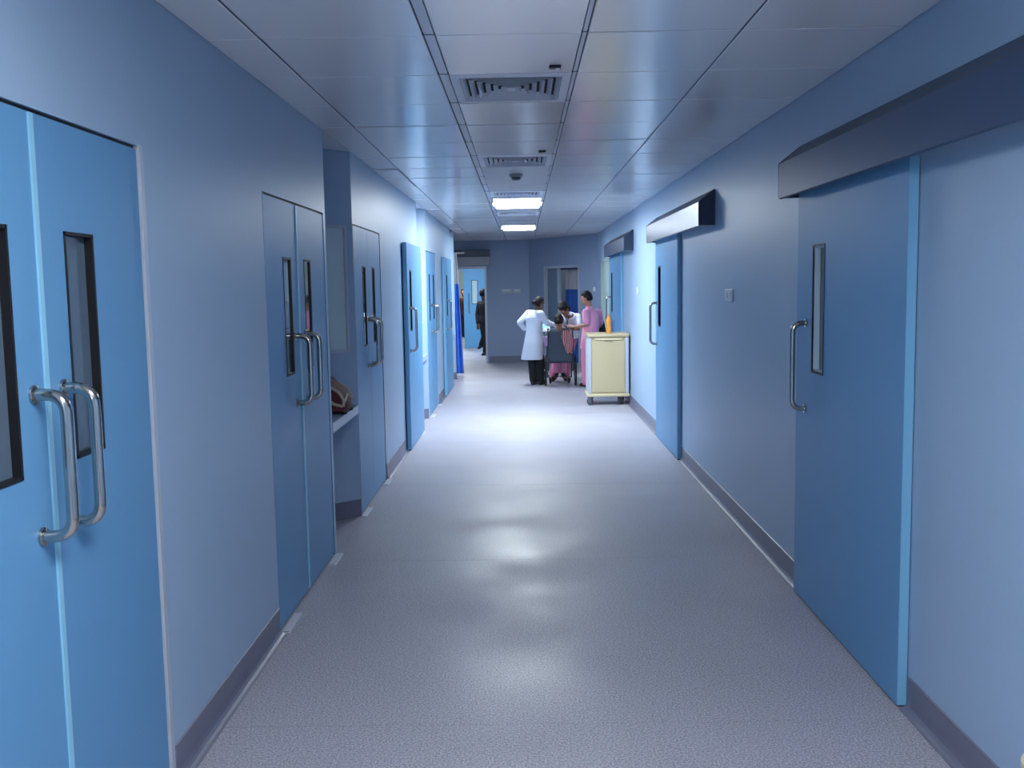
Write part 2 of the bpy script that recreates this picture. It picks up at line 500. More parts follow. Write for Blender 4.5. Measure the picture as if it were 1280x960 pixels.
def double_door(idx, d, gap, panes, handles, label, strip=True, jamb=ALU, depth=0.006):
    root = thing('door_%d' % idx, (XL, (d[0] + d[1]) / 2, 0), label, 'door', kind='structure')
    for i, (a, c) in enumerate(((d[0] + 0.012, gap - 0.003), (gap + 0.003, d[1] - 0.012))):
        b = BM(); py = panes[i]
        slab_hole(b, XL - 0.048, XL - 0.003, a, c, 0.012, ZD - 0.006, py[0], py[1], PZ0, PZ1)
        leaf = obj('door_leaf', b, DOOR, root)
        vision(leaf, XL - 0.003, 1, py[0], py[1], depth=depth, frame=0.012 if depth < 0.02 else 0.010, glass=GLASS_N if depth > 0.02 else None)
        pull_handle(leaf, XL - 0.003, 1, handles[i])
    if strip:
        b = BM(); box(b, XL - 0.01, XL + 0.003, gap - 0.012, gap + 0.010, 0.014, ZD - 0.008); obj('meeting_strip', b, STRIP, root)
    b = BM()
    t = 0.011
    box(b, XL - 0.10, XL + 0.001, d[0], d[0] + t - 0.002, 0, ZD); box(b, XL - 0.10, XL + 0.001, d[1] - t + 0.002, d[1], 0, ZD)
    obj('door_frame', b, jamb, root)
    b = BM(); box(b, XL - 0.06, XL - 0.012, d[0] + 0.01, d[1] - 0.01, ZD - 0.006, ZD + 0.006)
    obj('head_seal', b, BLACK, root)
    return root
d1 = double_door(1, D1, 2.604, ((2.262, 2.452), (2.756, 2.944)), (2.53, 2.70), 'nearest pair of blue swing doors on the left wall with steel pull handles', depth=0.022)
b = BM(); box(b, XL - 0.02, XL + 0.006, D1[1] - 0.004, D1[1] + 0.026, 0, ZD + 0.01); obj('edge_trim', b, ALU, d1)
double_door(2, D2, 5.622, ((5.282, 5.466), (5.79, 5.968)), (5.49, 5.75), 'pair of blue swing doors on the left wall just before the alcove with the bag', jamb=DOOR)
double_door(3, D3, 8.20, ((7.91, 8.075), (8.42, 8.565)), (8.09, 8.31), 'pair of blue swing doors on the left wall just after the alcove with the bag', strip=False, jamb=BLACK)
double_door(4, D5, 13.90, ((13.57, 13.70), (14.19, 14.33)), (13.80, 14.0), 'small looking pair of blue swing doors past the brightly lit alcove', strip=False, jamb=ALU)

def sliding_door(idx, xw, side, d, pane, handle, label, z1=2.262, th=0.04, off=0.004, edge=True):
    """surface-hung sliding leaf; side +1: hangs on the left wall and faces +X"""
    root = thing('door_%d' % idx, (xw, (d[0] + d[1]) / 2, 0), label, 'door', kind='structure')
    xa, xf = xw + side * off, xw + side * (off + th)
    x0, x1 = sorted((xa, xf))
    b = BM(); slab_hole(b, x0, x1, d[0], d[1], 0.012, z1, pane[0], pane[1], PZ0, PZ1)
    leaf = obj('door_leaf', b, DOOR, root)
    b = BM(); box(b, x0 + 0.001, x1 - 0.001, d[0] - 0.003, d[0], 0.012, z1); obj('edge_lipping', b, DOOR_EDGE, leaf)  # thin strip added on the near edge, coloured as if lit
    vision(leaf, xf, side, pane[0], pane[1], depth=0.034, liner=mat('pale_reveal', (196, 222, 240), rough=0.4) if edge else BLACK, frame=0.006)
    b = BM()
    xo, xi = sorted((xf + side * 0.003, xf - side * 0.004)); f = 0.012
    for q in ((pane[0] - f, pane[0], PZ0 - f, PZ1 + f), (pane[1], pane[1] + f, PZ0 - f, PZ1 + f), (pane[0], pane[1], PZ0 - f, PZ0), (pane[0], pane[1], PZ1, PZ1 + f)):
        box(b, xo, xi, *q)
    obj('vision_gasket', b, BLACK, leaf)
    pull_handle(leaf, xf, side, handle, 1.085, 1.55, 0.075, 0.0145)
    b = BM(); box(b, x0 + 0.008, x1 - 0.008, d[0] + 0.02, d[1] - 0.02, 0.0, 0.014); obj('bottom_seal', b, BLACK, leaf)
    return root
sliding_door(5, XL, 1, (10.50, 11.93), (10.72, 10.87), 10.62, 'blue sliding door standing proud of the left wall before the brightly lit alcove', off=0.012, th=0.045, z1=2.255, edge=False)
sliding_door(6, XL, 1, (15.72, 17.2), (16.03, 16.18), 15.92, 'farthest blue door on the left wall, standing proud near the blue curtain', off=0.008, th=0.045, z1=2.245, edge=False)
sliding_door(7, XR, -1, R1, (4.995, 5.175), 5.285, 'nearest blue sliding door on the right wall with a slim vision pane')
sliding_door(8, XR, -1, R2, (10.85, 11.02), 11.14, 'blue sliding door under the gleaming metal cover on the right wall', edge=False)
sliding_door(9, XR, -1, R3, (16.60, 16.78), 16.93, 'farthest blue sliding door on the right wall, behind the cream trolley', edge=False)

# grey-green flush door at the far end of the right wall
r = thing('door_10', (XR, 18.47, 0), 'grey green flush door at the far end of the right wall', 'door', kind='structure')
b = BM(); box(b, XR + 0.006, XR + 0.05, 17.60, 19.35, 0.01, 2.19); obj('door_leaf', b, GREEN, r)
b = BM()
for q in ((17.552, 17.598, 0, 2.224), (19.352, 19.398, 0, 2.224), (17.552, 19.398, 2.19, 2.224)): box(b, XR - 0.012, XR + 0.08, *q)
obj('door_frame', b, GREEN, r)

# glazed ward door in the slanted wall
r = thing('door_11', SA + su * 1.32, 'glazed ward doorway with pale frame in the slanting end wall', 'door', kind='structure')
b = BM()
for q in ((0.634, 0.69, 0, 2.185), (1.947, 2.003, 0, 2.185), (0.634, 2.003, 2.13, 2.185)): box(b, q[0], q[1], -TH, 0.012, q[2], q[3], MS)
obj('door_frame', b, ALU, r)
b = BM(); box(b, 1.115, 1.165, -0.09, -0.03, 0, 2.13, MS); obj('mullion', b, ALU, r)
b = BM(); box(b, 0.69, 1.115, -0.065, -0.055, 0.02, 2.13, MS); obj('glass_panel', b, mat('smoky_glass', (96, 116, 140), rough=0.12, spec=0.7), r)
b = BM(); box(b, 1.165, 1.947, -0.11, -0.08, 2.095, 2.13, MS); obj('head_track', b, mat('track_navy', (30, 52, 96), rough=0.5), r)

# end doorway: frame and roller housing
r = thing('door_12', (-1.35, YEND, 0), 'open lit doorway in the end wall with people beyond', 'door', kind='structure')
b = BM(); box(b, JX - 0.045, JX, YEND - 0.012, YEND + TH + 0.01, 0, 2.215); box(b, -1.9, JX - 0.045, YEND - 0.012, YEND + TH + 0.01, 2.165, 2.215)
box(b, -1.9, -1.86, YEND - 0.012, YEND + TH + 0.01, 0, 2.165)
obj('door_frame', b, ALU, r)
t = thing('door_operator_box', (-1.35, YEND, 2.23), 'grey two tone operator box above the end doorway', 'door operator')
b = BM(); box(b, -1.95, -0.715, YEND - 0.17, YEND, 2.43, 2.59); obj('upper_housing', b, mat('housing_dark', (92, 98, 114), rough=0.5), t)
b = BM(); bevbox(b, -1.95, -0.72, YEND - 0.15, YEND, 2.232, 2.43, r=0.01); obj('lower_housing', b, mat('housing_light', (165, 168, 176), rough=0.4), t)

# sliding door in the room beyond
r = thing('door_13', (-1.1, 28.0, 0), 'light blue sliding door seen through the end doorway', 'door', kind='structure')
b = BM(); box(b, -1.66, -0.42, 27.94, 27.985, 0.01, 2.27); leaf = obj('door_leaf', b, mat('door_sky', (112, 178, 226), rough=0.4), r)
b = BM(); box(b, -1.43, -1.255, 27.93, 27.94, 1.26, 1.94); obj('vision_frame', b, BLACK, leaf)
b = BM(); box(b, -1.415, -1.27, 27.925, 27.93, 1.275, 1.925); obj('vision_pane', b, FROST, leaf)
b = BM(); tube(b, smooth_path([(-1.51, 27.94, 1.56), (-1.51, 27.87, 1.56), (-1.51, 27.87, 1.02), (-1.51, 27.94, 1.02)], 0.04), 0.016); obj('pull_handle', b, STEEL, leaf, smooth=True)

# ---- track covers over the sliding doors on the right wall
COVER_P = mat('track_cover_painted', (66, 84, 116), rough=0.42, metal=0.25, spec=0.4)
def track_cover(y0, y1, label, m=COVER_P):
    t = thing('track_cover', (XR, (y0 + y1) / 2, 2.23), label, 'track cover', 'metal track covers above the sliding doors')
    b = BM()
    prism(b, [(XR - 0.002, 2.30), (XR - 0.002, 2.425), (XR - 0.135, 2.425), (XR - 0.135, 2.236), (XR - 0.118, 2.232), (XR - 0.118, 2.30)], 'y', y0, y1)
    obj('cover_box', b, m, t)
    b = BM(); prism(b, [(XR - 0.001, 2.425), (XR - 0.001, 2.525), (XR - 0.012, 2.525), (XR - 0.130, 2.428), (XR - 0.130, 2.425)], 'y', y0, y1)
    obj('sloped_top', b, mat('cover_top', (74, 86, 108), rough=0.4, metal=0.6), t)
    for y in (y0, y1):
        b = BM(); s = -1 if y == y0 else 1
        prism(b, [(XR - 0.001, 2.238), (XR - 0.001, 2.526), (XR - 0.012, 2.526), (XR - 0.136, 2.428), (XR - 0.136, 2.238)], 'y', *sorted((y, y + s * 0.004)))
        obj('end_plate', b, mat('cover_end', (62, 74, 94), rough=0.45, metal=0.5), t)
    b = BM(); box(b, XR - 0.09, XR - 0.002, y0 + 0.05, y1 - 0.05, 2.275, 2.30); obj('hanger_rail', b, STEEL, t)
track_cover(2.20, 5.55, 'large dark metal track cover above the nearest sliding door')
track_cover(8.03, 11.34, 'gleaming metal track cover above the middle sliding door', COVER)
track_cover(13.83, 17.13, 'small looking blue grey track cover above the farthest sliding door')

# ================================================================== CEILING THINGS
def lamp(y0, y1, strength, label):
    xc = -0.038; t = thing('ceiling_lamp', (xc, (y0 + y1) / 2, H), label, 'lamp', 'rectangular ceiling lamps of the corridor')
    hw = 0.300
    b = BM()
    for q in ((-hw, -hw + 0.02, y0 + 0.004, y1 - 0.004), (hw - 0.02, hw, y0 + 0.004, y1 - 0.004), (-hw, hw, y0 + 0.004, y0 + 0.03), (-hw, hw, y1 - 0.03, y1 - 0.004)):
        box(b, xc + q[0], xc + q[1], q[2], q[3], H - 0.012, H + 0.02)
    obj('lamp_frame', b, WHITE, t)
    m = mat('lamp_diffuser_%g' % strength, (255, 255, 255), rough=0.5, emit=(LAMP_COLOR_NEAR if y1 < 4 else LAMP_COLOR, strength))
    b = BM(); bevbox(b, xc - hw + 0.02, xc + hw - 0.02, y0 + 0.05, y1 - 0.05, H - 0.008, H + 0.02, r=0.006, seg=2); obj('diffuser', b, m, t, smooth=True)
    for s in (-1, 1):
        b = BM(); bevbox(b, xc + s * (hw + 0.012) - 0.010, xc + s * (hw + 0.012) + 0.010, (y0 + y1) / 2 - 0.25, (y0 + y1) / 2 + 0.25, H - 0.03, H + 0.0, r=0.004); obj('side_clip', b, STEEL, t)
lab = ['lit ceiling lamp behind the viewer near the first doors', 'lit ceiling lamp far behind the viewer', 'nearer of the two lit ceiling lamps in view', 'farther of the two lit ceiling lamps in view']
for (k, n), l, s in zip(LIT, lab, (LAMP_NEAR, LAMP_NEAR * 1.001, LAMP_CORRIDOR, LAMP_CORRIDOR * 0.55)):
    lamp(T0 + MOD * k, T0 + MOD * (k + n), s, l)

def room_lamp(x, y, sx, sy, strength, label, color=LAMP_COLOR):
    t = thing('ceiling_lamp', (x, y, H), label, 'lamp')
    b = BM(); box(b, x - sx / 2 - 0.03, x + sx / 2 + 0.03, y - sy / 2 - 0.03, y + sy / 2 + 0.03, H - 0.02, H); obj('lamp_frame', b, WHITE, t)
    m = mat('room_diffuser_%g_%g' % (x, y), (255, 255, 255), emit=(color, strength))
    b = BM(); box(b, x - sx / 2, x + sx / 2, y - sy / 2, y + sy / 2, H - 0.035, H - 0.02); obj('diffuser', b, m, t)
room_lamp(-1.5, 25.2, 0.6, 1.2, LAMP_ROOM, 'ceiling lamp of the room past the end doorway')
wl = MS @ Vector((1.0, -0.95, 0)); room_lamp(wl.x, wl.y, 0.5, 0.5, 1.6, 'small dim lamp added unseen in the ward to brighten the glazed doorway')  # unseen lamp, added to brighten the dark gap beside the ward curtain
room_lamp(-2.0, 32.5, 0.6, 1.2, LAMP_ROOM, 'warm ceiling lamp of the farthest room', (1.0, 0.88, 0.66))

def vent(k, label):
    ya, yb = T0 + MOD * k, T0 + MOD * (k + 1); xc, yc = -0.038, (ya + yb) / 2
    t = thing('air_vent', (xc, yc, H), label, 'vent', 'square louvred air vents in the ceiling')
    hx, hy = 0.300, MOD / 2 - 0.004
    def ring(bm, ax, ay, az, bx, by, bz, th=0.0):
        A = [bm.verts.new((xc + sx * ax, yc + sy * ay, az)) for sx, sy in ((-1, -1), (1, -1), (1, 1), (-1, 1))]
        B = [bm.verts.new((xc + sx * bx, yc + sy * by, bz)) for sx, sy in ((-1, -1), (1, -1), (1, 1), (-1, 1))]
        C = [bm.verts.new((v.co.x, v.co.y, v.co.z + 0.003)) for v in B]
        D = [bm.verts.new((v.co.x, v.co.y, v.co.z + 0.003)) for v in A]
        for P, Q in ((A, B), (B, C), (C, D), (D, A)):
            for i in range(4): bm.faces.new((P[i], P[(i + 1) % 4], Q[(i + 1) % 4], Q[i]))
    b = BM(); ring(b, hx, hy, H, hx - 0.045, hy - 0.065, H - 0.004); obj('vent_frame', b, VENTM, t)
    b = BM(); box(b, xc - hx + 0.02, xc + hx - 0.02, yc - hy + 0.03, yc + hy - 0.03, H + 0.075, H + 0.085); obj('vent_throat', b, VENTD, t)
    n = 6
    for i in range(n):
        ax, ay = hx - 0.048 - i * 0.040, hy - 0.068 - i * 0.046
        b = BM(); ring(b, ax, ay, H - 0.006, ax - 0.037, ay - 0.040, H + 0.036)
        obj('louvre', b, VENTM, t)
    b = BM(); box(b, xc - 0.022, xc + 0.022, yc - 0.04, yc + 0.04, H - 0.004, H + 0.004); obj('vent_core', b, VENTM, t)
for k, l in zip(VENTS, ('nearest louvred air vent in the ceiling', 'second louvred air vent, just before the smoke detector', 'third air vent, just before the nearer lit lamp', 'farthest air vent, between the two lit lamps')):
    vent(k, l)

t = thing('smoke_detector', (-0.036, 9.22, H), 'round grey smoke detector on the ceiling past the second air vent', 'smoke detector')
b = BM(); lathe(b, [(0.062, 0.004), (0.066, -0.016), (0.056, -0.030)], (-0.036, 9.22, H)); obj('detector_base', b, mat('detector_grey', (150, 154, 158), rough=0.5), t, smooth=True)
b = BM(); lathe(b, [(0.040, -0.030), (0.042, -0.045), (0.030, -0.056), (0.012, -0.058)], (-0.036, 9.22, H)); obj('detector_head', b, mat('detector_dark', (88, 92, 98), rough=0.5), t, smooth=True)
for y, l in ((4.73, 'black ceiling sensor clip before the nearest air vent'), (7.66, 'black ceiling sensor clip before the second air vent')):
    t = thing('ceiling_sensor', (0.174, y, H), l, 'sensor', 'black sensor clips by the air vents')
    b = BM(); bevbox(b, 0.146, 0.202, y - 0.022, y + 0.022, H - 0.012, H + 0.002, r=0.003); obj('sensor_body', b, BLACK, t)
    b = BM(); ball(b, (0.185, y - 0.004, H - 0.014), (0.010, 0.010, 0.008)); obj('sensor_lens', b, WHITE, t, smooth=True)

# ================================================================== WALL PLATES
def plate(x, y0, y1, z0, z1, label, gangs=1):
    t = thing('switch_plate', (x, (y0 + y1) / 2, (z0 + z1) / 2), label, 'switch')
    b = BM(); bevbox(b, x - 0.012, x, y0, y1, z0, z1, r=0.003); obj('plate', b, mat('switch_white', (205, 216, 228), rough=0.35), t)
    w = (y1 - y0) / gangs
    for g in range(gangs):
        b = BM(); bevbox(b, x - 0.017, x - 0.010, y0 + w * g + w * 0.30, y0 + w * g + w * 0.70, z0 + 0.03, z1 - 0.022, r=0.002); obj('rocker', b, WHITE, t)
plate(XR, 7.32, 7.58, 1.628, 1.722, 'pale two gang switch plate on the right wall between the nearest two sliding doors', 2)
plate(XR, 13.16, 13.42, 1.63, 1.722, 'white switch plate on the right wall just past the gleaming track cover')
for x0, x1, l in ((-0.47, -0.225, 'wider grey white socket plate on the end wall'), (-0.195, -0.025, 'narrower grey white socket plate on the end wall')):
    t = thing('socket_plate', ((x0 + x1) / 2, YEND, 1.64), l, 'socket', 'socket plates on the end wall')
    b = BM(); bevbox(b, x0, x1, YEND - 0.012, YEND, 1.595, 1.69, r=0.003); obj('plate', b, mat('socket_grey', (176, 186, 194), rough=0.4), t)
    b = BM(); box(b, x0 + 0.03, x1 - 0.03, YEND - 0.016, YEND - 0.011, 1.655, 1.675); obj('socket_strip', b, WHITE, t)
t = thing('switch_plate', SA + su * 2.53 + Vector((0, 0, 1.67)), 'small round cornered white switch on the slanting wall beside the grey green door', 'switch')
b = BM(); bevbox(b, 2.49, 2.57, 0, 0.014, 1.62, 1.71, r=0.004, M=MS); obj('plate', b, WHITE, t)
b = BM(); bevbox(b, 2.515, 2.545, 0.012, 0.019, 1.645, 1.685, r=0.002, M=MS); obj('rocker', b, WHITE, t)

# ---- floor spring plates at the swing doors
def spring_plate(y0, y1, w, label):
    t = thing('floor_plate', (XL + 0.03, (y0 + y1) / 2, 0), label, 'floor plate', 'metal floor plates at the swing doors')
    b = BM(); bevbox(b, XL + 0.006, XL + 0.006 + w, y0, y1, 0.0, 0.006, r=0.002); obj('plate', b, mat('floor_plate_metal', (214, 214, 222), rough=0.4), t)
    b = BM(); box(b, XL + 0.012, XL + w, y0 + 0.01, y0 + 0.014, 0.006, 0.0072); obj('plate_joint', b, BLACK, t)
spring_plate(4.89, 5.20, 0.045, 'metal floor plate at the near corner of the doors before the bag alcove')
spring_plate(6.12, 6.40, 0.050, 'metal floor plate at the far corner of the doors before the bag alcove')
spring_plate(7.44, 7.76, 0.045, 'metal floor plate at the near corner of the doors after the bag alcove')
spring_plate(8.66, 8.95, 0.045, 'metal floor plate at the far corner of the doors after the bag alcove')
spring_plate(11.5, 11.95, 0.060, 'metal floor plate at the far corner of the sliding door before the lit alcove')
spring_plate(13.13, 13.5, 0.060, 'metal floor plate at the near corner of the doors past the lit alcove')
spring_plate(14.35, 14.68, 0.050, 'metal floor plate at the far corner of the doors past the lit alcove')

# ================================================================== TROLLEY
t = thing('medicine_trolley', (1.25, 14.55, 0), 'cream hospital trolley on castors standing by the right wall', 'trolley')
x0, x1, y0, y1 = 0.952, 1.556, 14.26, 14.78
b = BM(); box(b, x0 + 0.03, x1 - 0.03, y0 + 0.02, y1, 0.16, 1.0); obj('body', b, CREAM, t)
for xa in (x0, x1 - 0.055):
    for ya in (y0 + 0.004, y1 - 0.05):
        b = BM(); bevbox(b, xa, xa + 0.055, ya, ya + 0.05, 0.165, 1.0, r=0.012, seg=3); obj('post', b, GREYP, t)
b = BM(); bevbox(b, x0 - 0.006, x1 + 0.006, y0 - 0.012, y1 + 0.012, 1.0, 1.05, r=0.012, seg=3); obj('top', b, CREAM, t)
b = BM(); bevbox(b, x0 + 0.062, x1 - 0.062, y0 + 0.008, y0 + 0.022, 0.19, 0.95, r=0.004); dp = obj('front_panel', b, CREAM, t)
b = BM(); bevbox(b, x0 + 0.10, x1 - 0.10, y0 - 0.006, y0 + 0.010, 0.955, 0.985, r=0.004); obj('drawer_lip', b, CREAM_L, t)
b = BM(); bevbox(b, 1.20, 1.31, y0 - 0.016, y0 + 0.004, 0.945, 0.957, r=0.004); obj('drawer_pull', b, mat('pull_brown', (140, 130, 112), rough=0.5), t)
b = BM(); bevbox(b, x0 - 0.02, x1 + 0.01, y0 - 0.02, y1 + 0.015, 0.125, 0.165, r=0.012, seg=3); obj('bumper_plate', b, CREAM_L, t)
def caster(x, y, parent, r=0.052, m=RUBBER, yaw=0.3):
    M = Matrix.Translation((x, y, 0)) @ Matrix.Rotation(yaw, 4, 'Z')
    b = BM()
    q = BM(); lathe(q, [(r * 0.62, -0.016), (r, -0.012), (r, 0.012), (r * 0.62, 0.016)], (0, 0.02, r), 20, 'x'); q.transform(M); merge(b, q)
    w = obj('caster_wheel', b, m, parent, smooth=True)
    b = BM()
    for s in (-1, 1): prism(b, [(0.0, 0.125), (-0.03, 0.125), (0.0, r - 0.012), (0.04, r - 0.012), (0.045, 0.09)], 'x', s * 0.022 - 0.003, s * 0.022 + 0.003, M)
    box(b, -0.026, 0.026, -0.034, 0.034, 0.112, 0.126, M)
    obj('caster_fork', b, mat('fork_grey', (120, 124, 132), rough=0.4, metal=0.5), w)
for (x, y, a) in ((1.0, 14.30, 0.9), (1.42, 14.32, -0.7), (1.50, 14.70, 0.5), (1.0, 14.70, -0.3)): caster(x, y, t, yaw=a)
t = thing('juice_bottle', (1.275, 14.42, 1.05), 'orange plastic bottle standing on the cream trolley', 'bottle')
b = BM(); lathe(b, [(0.036, 0), (0.040, 0.01), (0.040, 0.08), (0.034, 0.105), (0.034, 0.125), (0.041, 0.15), (0.041, 0.19), (0.032, 0.215), (0.017, 0.235), (0.016, 0.25)], (1.275, 14.42, 1.05), 24); obj('bottle_body', b, ORANGE, t, smooth=True)
b = BM(); lathe(b, [(0.019, 0.243), (0.019, 0.268), (0.015, 0.272)], (1.275, 14.42, 1.05), 18); obj('bottle_cap', b, mat('cap_orange', (214, 140, 70), rough=0.4), t, smooth=True)

# cream bin at the near right wall, only its edge in view
t = thing('waste_bin', (1.46, 2.55, 0), 'pale beige bin against the near right wall at the frame edge', 'bin')
b = BM(); lathe(b, [(0.085, 0.0), (0.092, 0.03), (0.100, 0.42), (0.103, 0.425)], (1.462, 2.56, 0), 24); obj('bin_body', b, CREAM, t, smooth=True)
b = BM(); lathe(b, [(0.106, 0.425), (0.106, 0.445), (0.08, 0.465), (0.02, 0.47)], (1.462, 2.56, 0), 24); obj('bin_lid', b, CREAM_L, t, smooth=True)

# ================================================================== BAG IN THE ALCOVE
def gym_bag():
    bx, by, bz = -1.405, 7.06, 0.878
    t = thing('gym_bag', (bx, by, bz), 'maroon gym bag with cream piping lying on the near alcove shelf', 'bag')
    b = BM()
    prof = [(-0.13, 0.012), (0.125, 0.012), (0.138, 0.05), (0.118, 0.11), (0.07, 0.18), (0.0, 0.25), (-0.05, 0.272), (-0.11, 0.24), (-0.15, 0.13), (-0.15, 0.05)]
    n = len(prof); rings = []
    for yy, s in ((-0.155, 0.80), (-0.145, 0.93), (-0.10, 1.0), (0.10, 1.0), (0.145, 0.93), (0.155, 0.8)):
        rings.append([b.verts.new((bx + x * s, by + yy, bz + 0.012 + (z - 0.012) * s + (1 - s) * 0.06)) for x, z in prof])
    for p, q in zip(rings, rings[1:]):
        for i in range(n): b.faces.new((p[i], p[(i + 1) % n], q[(i + 1) % n], q[i]))
    b.faces.new(rings[0]); b.faces.new(rings[-1])
    obj('bag_body', b, MAROON, t, smooth=True)
    pp = [(0.115, 0.06), (0.125, 0.10), (0.095, 0.155), (0.03, 0.20), (-0.03, 0.185), (0.0, 0.12), (0.05, 0.075), (0.115, 0.06)]
    for yy in (-0.158, 0.158):
        b = BM(); tube(b, smooth_path([(bx + x, by + yy, bz + z) for x, z in pp], 0.02, 3), 0.011, 8); obj('piping', b, PIPING, t, smooth=True)
    b = BM(); tube(b, [(bx + 0.122, by - 0.13, bz + 0.09), (bx + 0.118, by, bz + 0.13), (bx + 0.122, by + 0.13, bz + 0.09)], 0.010, 8); obj('piping', b, PIPING, t, smooth=True)
    b = BM(); tube(b, smooth_path([(bx - 0.03, by - 0.07, bz + 0.27), (bx - 0.03, by - 0.05, bz + 0.34), (bx - 0.03, by + 0.05, bz + 0.34), (bx - 0.03, by + 0.07, bz + 0.27)], 0.03), 0.010, 8); obj('grab_handle', b, BLACKF, t, smooth=True)
    for sx in (-0.11, 0.12):
        for sy in (-0.12, 0.12):
            b = BM(); lathe(b, [(0.018, 0), (0.018, 0.02)], (bx + sx, by + sy, bz), 12); obj('bag_foot', b, BLACK, t)
gym_bag()

# ================================================================== CURTAINS
def curtain(name, label, P, u, nrm, w_top, w_bot, z0, zm, z1, folds, mtop, mbot, seg=60, amp=0.035):
    """hanging cloth with folds; P centre top, u along the rail"""
    t = thing(name, (P.x, P.y, z0), label, 'curtain')
    def sheet(za, zb, nm, m):
        b = BM(); rows = 14; V = []
        for side in (0, 1):
            for j in range(rows + 1):
                z = za + (zb - za) * j / rows
                f = (z1 - z) / (z1 - z0); w = w_top + (w_bot - w_top) * f
                row = []
                for i in range(seg + 1):
                    s = i / seg - 0.5
                    d = math.sin(s * folds * 2 * PI + 0.5 * math.sin(s * 7)) * amp * (0.55 + 0.45 * f) + 0.01 * math.sin(s * 23 + f * 3)
                    p = P + u * (s * w) + nrm * (d + side * 0.003)
                    row.append(b.verts.new((p.x, p.y, z)))
                V.append(row)
        for side in (0, 1):
            for j in range(rows):
                A, B = V[side * (rows + 1) + j], V[side * (rows + 1) + j + 1]
                for i in range(seg): b.faces.new((A[i], A[i + 1], B[i + 1], B[i]))
        obj(nm, b, m, t, smooth=True)
    sheet(zm, z1, 'mesh_panel', mtop); sheet(z0, zm, 'cloth_panel', mbot)
    b = BM(); tube(b, [P - u * (max(w_top, w_bot) / 2 + 0.05) + Vector((0, 0, z1 + 0.01)), P + u * (max(w_top, w_bot) / 2 + 0.05) + Vector((0, 0, z1 + 0.01))], 0.012); obj('curtain_rail', b, ALU, t)
curtain('privacy_curtain', 'bright blue hanging curtain with white mesh top at the end of the left wall', Vector((-1.36, 19.5, 0)), Vector((1, 0.15, 0)).normalized(), Vector((-0.15, 1, 0)), 0.16, 0.36, 0.03, 1.82, 2.42, 4, CURT_W, CURT_B, amp=0.03)
curtain('ward_curtain', 'dark blue ward curtain with grey mesh top hanging inside the glazed doorway', SA + su * 1.53 - sn * 0.26, su, sn, 0.80, 0.98, 0.06, 1.665, 2.11, 5, mat('mesh_grey', (176, 174, 182), rough=0.9), CURT_D, amp=0.025)

# ================================================================== PEOPLE
def remesh(bm, voxel, smooth_it=4, fac=0.5):
    bmesh.ops.recalc_face_normals(bm, faces=bm.faces[:])
    me = bpy.data.meshes.new('tmp'); bm.to_mesh(me); bm.free()
    o = bpy.data.objects.new('tmp', me); COL.objects.link(o)
    r = o.modifiers.new('r', 'REMESH'); r.mode = 'VOXEL'; r.voxel_size = voxel
    s = o.modifiers.new('s', 'SMOOTH'); s.iterations = smooth_it; s.factor = fac
    dg = bpy.context.evaluated_depsgraph_get()
    nm = bpy.data.meshes.new_from_object(o.evaluated_get(dg))
    bpy.data.objects.remove(o); bpy.data.meshes.remove(me)
    out = BM(); out.from_mesh(nm); bpy.data.meshes.remove(nm)
    return out

def limb(bm, pts, rads, n=14):
    pts = [Vector(p) for p in pts]
    for (p, q), (r, s) in zip(zip(pts, pts[1:]), zip(rads, rads[1:])):
        if (q - p).length < 1e-5: continue
        tube(bm, [p, p.lerp(q, .5), q], [r, (r + s) / 2, s], n)
    for p, r in zip(pts, rads): ball(bm, p, r * 0.995, u=14, v=8)

def loft(bm, rings, n=24):
    """rings: (centre, lateral vector, forward vector) -> closed elliptic body"""
    R = []
    for c, a, f in rings:
        R.append([bm.verts.new(c + a * math.cos(2 * PI * k / n) + f * math.sin(2 * PI * k / n)) for k in range(n)])
    for p, q in zip(R, R[1:]):
        for k in range(n): bm.faces.new((p[k], p[(k + 1) % n], q[(k + 1) % n], q[k]))
    bm.faces.new(R[0][::-1]); bm.faces.new(R[-1])

def torso_rings(J, g=0.0, lo=0.0):
    """pelvis-to-neck rings; g grows the body for clothing, lo lowers the hem"""
    pel, ch, nk = J['pelvis'], J['chest'], J['neck']
    lat_h = (J['hiR'] - J['hiL']); lat_s = (J['shR'] - J['shL'])
    lat_h.z = lat_s.z = 0; lat_h.normalize(); lat_s.normalize()
    spine = (nk - pel).normalized(); out = []
    cro = pel - spine * (0.10 + lo)
    for c, t, a, f in ((cro, 0, .130, .098), (pel, 0, .158, .112), (pel.lerp(ch, .45), .4, .128, .095), (pel.lerp(ch, .8), .8, .140, .102), (ch.lerp(nk, .1), 1, .152, .108), (ch.lerp(nk, .5), 1, .150, .095), (ch.lerp(nk, .82), 1, .095, .065), (nk, 1, .055, .052)):
        l = lat_h.lerp(lat_s, t).normalized(); fw = l.cross(spine).normalized(); l = spine.cross(fw).normalized()
        out.append((c, l * (a + g), fw * (f + g)))
    return out

def head_matrix(face):
    f = Vector(face).normalized(); up = Vector((0, 0, 1)); r = f.cross(up).normalized(); u = r.cross(f)
    return Matrix(((r.x, f.x, u.x), (r.y, f.y, u.y), (r.z, f.z, u.z)))      # local x right, y forward, z up

